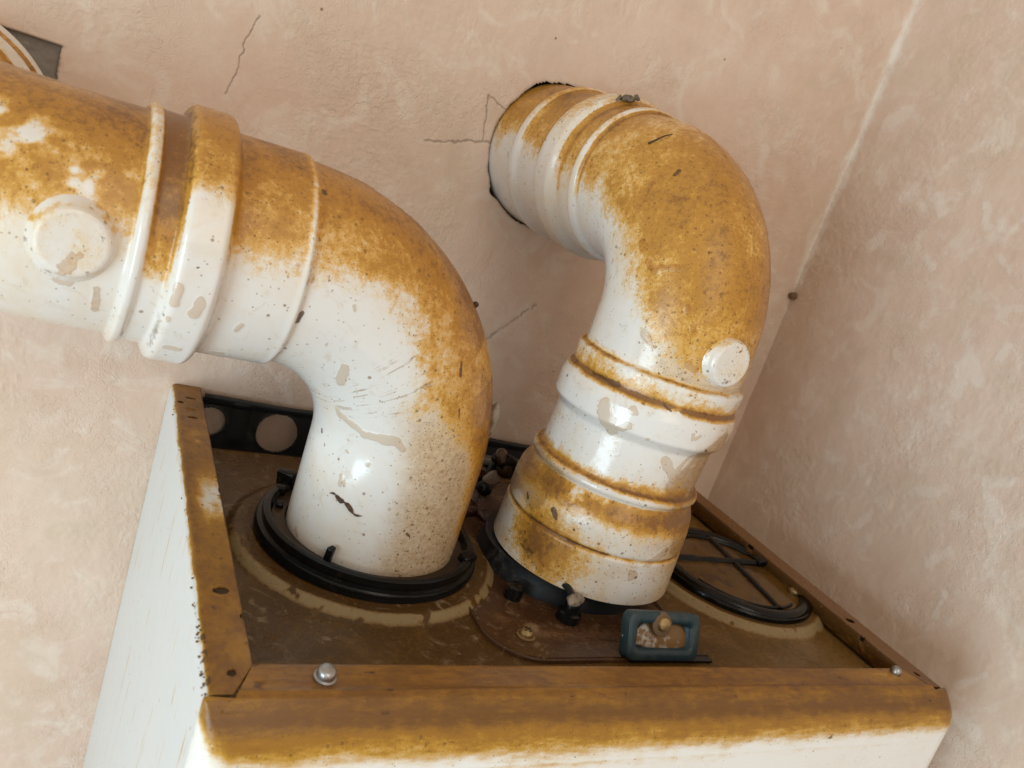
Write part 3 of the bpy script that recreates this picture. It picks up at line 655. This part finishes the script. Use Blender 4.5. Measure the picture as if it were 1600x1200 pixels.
# ---------------------------------------------------------------- flue pipes
def caps(P, lst, noise):
    """union of blob marks: (a, b, radius, strength) line marks in space with wandering outlines"""
    out = np.zeros(len(P))
    for a, b, r, k in lst:
        r = r*.82 if r < .0035 else r*.66
        a, b = np.array(a, float), np.array(b, float); m = (a+b)/2; L = np.linalg.norm(b-a)/2+r*2.5
        i = np.where((np.abs(P-m) < L).all(1))[0]
        if len(i) == 0: continue
        d = segd(P[i], a, b+1e-6) if np.linalg.norm(b-a) > 1e-7 else np.linalg.norm(P[i]-a, axis=1)
        out[i] = np.maximum(out[i], k*(1-sstep(.70, 1.2, d/r+(noise[i]-.5)*1.3)))
    return out
def pipe(Pth, Tth, s, r, bend_dir, root, names, side):
    V, N = sweep(Pth, Tth, r)
    eo = np.cross(Tth, np.cross(Z, bend_dir))
    nv = V.shape[1]; P = V.reshape(-1, 3); Nn = N.reshape(-1, 3); S = np.repeat(s, nv); E_ = (N*eo[:, None, :]).sum(-1).reshape(-1)
    n1 = fbm(P, 70, 4, 101+side); n2 = fbm(P, 210, 3, 111+side); n3 = fbm(P, 22, 3, 121+side)
    rr_ = np.random.RandomState(77+side)
    if side == 0:
        thr = np.interp(s, [0, .02, .06, .085, .105, .132, .156, .17, .205, .24, .30, .34], [1.1, .95, .62, .40, -.05, .10, .33, .33, .24, .20, .20, .20])
        m = .5+(E_-np.repeat(thr, nv))*1.30 + (n3-.5)*.45 + (n1-.5)*.40; m = np.minimum(m, 1.0)
        m = np.where(S < .115, np.minimum(m, .66+(n1-.5)*.6), m); m = np.minimum(m, .68+.30*sstep(.45, .95, E_)+.5*(n3-.5))
        wash = (sstep(-.52, .02, Nn[:, 0])*.74+sstep(.1, .9, Nn[:, 0])*.22)*sstep(.135, .080, S)+.16*n3*(S > .06)
        m = np.where(S < .1, m+.40*sstep(.35, .95, Nn[:, 0])*sstep(.0, .03, S), m)
        on = S > LE+.072
        m -= on*.70*np.exp(-((E_-.47+.25*(P[:, 0]+.075)/.05)/.17)**2)*sstep(.48, .66, n1)
        ang = np.arctan2((N*np.cross(Tth, eo)[:, None, :]).sum(-1).reshape(-1), E_)
        arcs = sstep(.50, .66, fbm(np.stack([S*700, ang*3.2, 0*S+n3*2], -1), 1., 3, 141))*np.exp(-((S-.125)/.035)**2)*sstep(.25, .0, E_)
        filmL = sstep(-.42, .12, Nn[:, 0])*sstep(.115, .070, S)*.30
        film = np.maximum(filmL*(Nn[:, 1] < .3), .50*arcs)
        ledge = [(LE+.0002, .0012, .35), (LE+.0355, .0016, .42), (LE+.0550, .0016, .50), (LE+.0620, .0040, .25), (LE+.0716, .0010, .35), (LE-.0025, .0016, .40)]
        bead = (S > LE+.037)*(S < LE+.0545); m -= bead*.62*(1-.85*sstep(.42, .60, E_+.35*(n3-.5))); m += .30*(S > LE+.0555)*(S < LE+.0660); m -= (S > LE+.0662)*(S < LE+.0712)*.55
        m -= np.exp(-((S-LE-.0015)/.0016)**2)*.35
        m = np.where(S > LEND-.046, .12+(n1-.5)*.5, m); m += .75*(S > LEND-.0265)*(S < LEND-.0150)+.5*(S > LEND-.045)*(S < LEND-.036)
        films = [((-.0700, .1008, .1235), (-.0706, .1025, .1165), .0065, .9), ((-.0712, .1012, .1175), (-.0712, .108, .104), .0016, .8), ((-.0590, .1035, .1150), (-.0579, .110, .1050), .0022, .6),
                 ((-.0306, .0941, .1260), (-.0300, .096, .1180), .0026, .9), ((-.0211, .0950, .1220), (-.0214, .097, .1150), .0030, .8), ((-.0275, .1097, .0944), (-.0240, .1100, .0935), .0026, .9),
                 ((-.0700, .0985, .1495), (-.0580, .0990, .1430), .0012, .0), ((-.0037, .1247, .0914), (-.0070, .1247, .0912), .0018, .9), ((.0523, .1165, .1000), (.0530, .1190, .0860), .0042, .85), ((.0600, .1315, .0720), (.0611, .130, .0670), .0016, 1),
                 ((.0611, .1300, .0682), (.0735, .1202, .0637), .0022, 1), ((.0735, .1202, .0637), (.0875, .1121, .0650), .0040, 1), ((.0875, .1121, .065), (.092, .111, .062), .0022, 1), ((.0697, .127, .036), (.0700, .1265, .031), .0016, .9)]
        darks = [((.1102, .1136, .1132), (.1112, .1130, .1060), .0013, 1.), ((.1135, .1120, .1060), (.114, .1115, .1010), .0010, 1.), ((.1159, .1116, .0886), (.117, .1115, .0840), .0008, .9), ((.108, .1091, .0150), (.110, .1091, .0135), .0010, .8),
                 ]
        films += [((.1320, .1160, .0480), (.1400, .1250, .0520), .0010, 1)]
        npt = 170
    else:
        thr = np.interp(s, [.0, .16, .168, .178, .186, .197, .21, .23, .26, .30, .42], [1.5, 1.22, 1.0, .78, .55, .27, .12, .05, -.10, -.02, .26])
        m = .5+(E_-np.repeat(thr, nv))*1.15 + (n3-.5)*.35 + (n1-.5)*.35
        m = np.where(S < .165, .14+(n1-.5)*.55+(n3-.5)*.3+.12*(S > .161)+.16*sstep(-.2, .9, Nn[:, 0])*(S < .14), m)
        m += sstep(.30, .31, S)*0
        m = np.minimum(m, .68+.7*(n3-.5)+.30*sstep(.25, .9, Nn[:, 0])+.10*sstep(.2, .9, Nn[:, 2]))
        wash = .70*sstep(.15, .9, E_)*(S > .1612)*sstep(.225, .19, S)+.62*(S < .1612)*sstep(.38, .70, n3)+.25*(S < .0935)+.35*sstep(-.1, .9, Nn[:, 0])*(S < .165)
        for a, k, w in ((.1475, .85, .0018), (.1490, .42, .0050), (.0950, .40, .0050), (.1560, .18, .005), (.1610, .45, .0010), (.0927, .55, .0022), (.0800, .85, .0075), (.0550, .55, .0012), (.3010, .30, .0012), (.3205, .25, .002), (.3485, .25, .002)):
            m += np.exp(-((S-a)/w)**2)*k*sstep(.25, .55, n1+.12)
        for a, b in ((.1235, .1440), (.086, .0922), (.3255, .3450), (.3755, .3840), (.3030, .3085)): m -= (S > a)*(S < b)*.42
        low = np.array([.1960, .1120, .0150]); dd = np.linalg.norm((P-low)/np.array([.022, .026, .020]), axis=1)
        m += .95*np.exp(-dd**2); 
        film = .26*(S < .165)*np.ones_like(S)*n3 + .35*sstep(.20, .15, S)*sstep(.50, .62, n3)
        ledge = [(.1488, .0008, .55), (.0553, .0009, .75), (.1612, .0008, .55), (.0929, .0012, .40), (.3022, .0008, .25)]
        films = [((.204, .1358, .1960), (.2050, .133, .1940), .0030, 1), ((.2060, .1270, .1880), (.2081, .122, .1852), .0036, 1), ((.2081, .122, .1860), (.2162, .1123, .1905), .0018, 1), ((.2234, .1011, .1725), (.2240, .1005, .1700), .0022, 1),
                 ((.2284, .0969, .1640), (.2284, .0965, .1620), .0026, 1), ((.2320, .0945, .143), (.2370, .0930, .1410), .0026, 1), ((.2500, .0910, .1420), (.2540, .0910, .1390), .0030, .9), ((.2100, .112, .151), (.2140, .109, .147), .0026, 1),
                 ((.2000, .1100, .1060), (.2060, .1050, .0930), .0075, .85), ((.2080, .1010, .0960), (.214, .099, .1010), .0040, .8), ((.2400, .0902, .0860), (.2500, .0896, .0760), .0042, .8), ((.2480, .0900, .0780), (.2560, .0905, .0930), .0020, .7),
                 ((.2114, .099, .1096), (.2150, .098, .1080), .0026, .9), ((.2300, .0900, .0280), (.2420, .0840, .0150), .0060, .75), ((.2494, .0832, .0245), (.2600, .0845, .0330), .0045, .8), ((.2330, .0850, .1180), (.2420, .0842, .1140), .0020, .8)]
        darks = [((.2250, .0925, .1185), (.2330, .0895, .1140), .0012, 1), ((.1945, .1118, .0370), (.1965, .1100, .0340), .0026, .9), ((.1975, .1100, .0420), (.2010, .1060, .0400), .0020, .7), ((.2036, .1010, .0330), (.2040, .1000, .0320), .0016, 1),
                 ((.1885, .1250, .0120), (.1950, .1120, .0020), .0060, .55), ((.2000, .1290, .1170), (.2060, .1130, .1185), .0026, .55)]
        npt = 300
    for k in range(npt):
        i = rr_.randint(0, len(P)); rad = .0003+.0013*rr_.rand()**3; v = rr_.normal(0, 1, 3); v = v-v.dot(Nn[i])*Nn[i]; v[2] -= .8; v = v/np.linalg.norm(v)*rad*rr_.uniform(0, 3)
        (films if rr_.rand() < .8 else darks).append((P[i], P[i]+v, rad, .9))
    film = np.maximum(film, caps(P, films, n2)); dark = caps(P, darks, n2)
    for a, w, k in ledge: dark = dark+np.exp(-((S-a)/w)**2)*k*sstep(.30, .62, n1)
    # mould line on the outside of the elbow
    P = P.copy(); ax = np.cross(Z, bend_dir); off = np.abs(((P-np.repeat(Pth, nv, 0))@ax))
    bend = ((S > .188)*(S < .285)) if side else ((S > .075)*(S < .185))
    P += Nn*(.0004*np.exp(-(off/.0006)**2)*bend*(E_ > 0)*(n1 > .36))[:, None]
    P += Nn*(.00025*caps(P, films, n2))[:, None]
    for nm, a, b, mat in names:
        i0, i1 = np.searchsorted(s, a), min(np.searchsorted(s, b)+1, len(s))
        sel = slice(i0*nv, i1*nv)
        mesh_obj(nm, P[sel], gridF(i1-i0, nv, True, flip=True), M[mat], root, attrs=dict(stain=m[sel], film=film[sel], dark=dark[sel], wash=wash[sel]))
left = empty('flue_pipe', (PXL, PYL, LS0), 'stained white plastic flue pipe on the left opening, bending left out of the picture', 'flue pipe', None)
pipe(left_P, left_T, left_s, left_r, dl, left, [('elbow', 0, LE-.0010, 'pipe'), ('socket', LE-.0010, LE+.0655, 'pipe'), ('socket_lip', LE+.0655, LE+.0713, 'pipe'), ('wall_elbow', LE+.0713, LEND-.0455, 'pipe'), ('wall_collar', LEND-.0455, LEND, 'pipe')], 0)
right = empty('flue_pipe', (PXR, PYR, RS0), 'stained white plastic flue pipe with ringed adapter, bending back into the wall', 'flue pipe', None)
pipe(right_P, right_T, right_s, right_r, dr, right, [('adapter', .0265, .0932, 'pipe'), ('pipe_section', .0932, .1220, 'pipe'), ('socket', .1220, .1609, 'pipe'), ('elbow', .1609, .3022, 'pipe'), ('wall_socket', .3022, .3495, 'pipe'), ('wall_collar', .3495, REND, 'pipe')], 1)
def capdisc(c, n, r, h, root, seed):
    prf = [(r*1.30, -.0035), (r*1.16, -.0008), (r*1.07, h*.25), (r*1.02, h*.62), (r*.96, h*.9), (r*.88, h), (.5*r, h*1.02), (.0001, h*1.03)]
    prf = [(a[0]+(b[0]-a[0])*t, a[1]+(b[1]-a[1])*t) for a, b in zip(prf[:-1], prf[1:]) for t in np.linspace(0, 1, 7)[:-1]]+[prf[-1]]
    n_ = 72
    o = lathe('test_cap', prf, M['pipe'], root, c, n, n_)
    co = np.array([v.co for v in o.data.vertices])+np.array(wloc(o))
    nz = fbm(co, 300, 3, seed); n0 = fbm(co, 90, 3, seed+1); d = np.linalg.norm(co-np.array(c), axis=1)
    st = .14+.5*(n0-.5)+.42*sstep(r*.95, r*1.15, d)*sstep(.40, .65, n0+.15*np.sign(co[:, 2]-c[2])); fm = caps(co, [((c[0]+.1*r, c[1], c[2]-.35*r), (c[0]-.1*r, c[1], c[2]-.7*r), r*.45, .95)], nz)
    for k, v in (('stain', st), ('film', fm), ('dark', .55*sstep(.62, .7, nz))):
        at = o.data.attributes.new(k, 'FLOAT', 'POINT'); at.data.foreach_set('value', np.asarray(v, np.float32))
    return o
capdisc((-.0702, .0991, .1335), (.0532, -.9977, -.0409), .0136, .0036, left, 3)
capdisc((.2555, .0914, .1495), (.06, -.997, .02), .0135, .0046, right, 5)
# black gasket under the adapter
lathe('gasket', [(.0460, -.021), (.0570, -.021), (.0572, -.013), (.0552, -.010), (.0545, -.0035), (.0535, -.0025), (.0500, -.0025), (.0460, -.0030)], M['grey_rubber'], right, (.2372, .1465, 0), axis=(-.05, .0, 1), n=120)
lathe('gasket', [(.0470, -.0034), (.0550, -.0030), (.0550, -.0015)], M['cavity'], right, (.2444, .1394, 0), n=96)

# ---------------------------------------------------------------- bits of debris lying on the pipes
def curl(name, pts, rad, mat, label, cat, group=None):
    o = tube(name, pts, rad, mat, None, 7); tag(o, label, cat, group); return o
t = np.linspace(0, 1, 16)
sp = np.array([(.0672, .1303, .0238), (.0700, .1266, .0246), (.0745, .1221, .0225), (.0790, .1185, .0195), (.0830, .1155, .0190)])
curl('bark_flake', np.c_[[np.interp(t, np.linspace(0, 1, 5), sp[:, k]) for k in range(3)]].T+np.c_[0*t, -.0006+0*t, .0006*np.sin(t*14)], .0010*np.sin(t*3.0+.12)*(1+.5*np.sin(t*23)+.3*np.sin(t*51)), M['debris'],
     'dark brown sliver of bark stuck low on the front of the left flue pipe', 'debris')
seg = np.array([(.2100, .1735, .2502), (.2125, .1715, .2530), (.2172, .1705, .2573), (.2230, .1720, .2600)])
curl('splinter', np.c_[[np.interp(t, np.linspace(0, 1, 4), seg[:, k]) for k in range(3)]].T+np.array([-.0003, -.0002, .0003]), .0007*(1-.6*t), M['debris'],
     'thin black splinter lying on the amber upper bend of the right flue pipe', 'debris')
def cluster(name, c, n, u, num, spread, size, mat, label, cat, seed):
    rs = np.random.RandomState(seed); n = np.array(n)/np.linalg.norm(n); u = np.array(u)-np.dot(u, n)*n; u /= np.linalg.norm(u); w = np.cross(n, u)
    bm = bmesh.new(); bmesh.ops.create_icosphere(bm, subdivisions=2, radius=1); S0 = np.array([v.co for v in bm.verts]); F0 = np.array([[v.index for v in f.verts] for f in bm.faces]); bm.free()
    Vs, Fs = [], []
    for k in range(num):
        r = size*rs.uniform(.35, 1); p = np.array(c)+u*rs.normal(0, spread)+w*rs.normal(0, spread*.45)+n*r*.25
        A_ = rs.normal(0, 1, (3, 3)); Q, _ = np.linalg.qr(A_)
        B_ = S0*(.5+fbm(S0+k*3.3, 1.8, 3, k)[:, None])*np.array([rs.uniform(.7, 1.5), 1, rs.uniform(.4, .8)])
        Fs.append(F0+len(S0)*k); Vs.append(p+r*(B_@Q.T))
    return tag(mesh_obj(name, np.concatenate(Vs), np.concatenate(Fs), mat, None), label, cat)
cluster('dust_clump', (.2235, .2385, .2770), (-.25, -.1, .95), (1, .1, .2), 26, .0048, .0024, M['fluff'], 'grey dust clump caught on the top socket ring of the right pipe', 'dust', 31)
flake('grit_crumb', (.1226, .1462, .1378), (.73, -.23, .64), .0017, M['debris'], 'small dark crumb on the upper right outline of the left elbow', 'debris', 33, (1, 1, .8))
flake('mortar_lump', (.1512, .1386, .0775), (.9, -.4, .1), .0058, M['lump'], 'pale crusty lump clinging to the back of the left elbow above the clamp', 'debris', 35, (1.5, .8, .5), (0, .2, 1))
hr_pts = np.array([(.2130, .0900, -.006), (.2150, .0905, .004), (.2140, .0925, .014), (.2160, .0905, .022), (.2200, .0888, .0225)])
curl('hair', np.c_[[np.interp(t, np.linspace(0, 1, 5), hr_pts[:, k]) for k in range(3)]].T, .00028, M['debris'], 'curled brown hair standing against the adapter of the right pipe', 'hair')
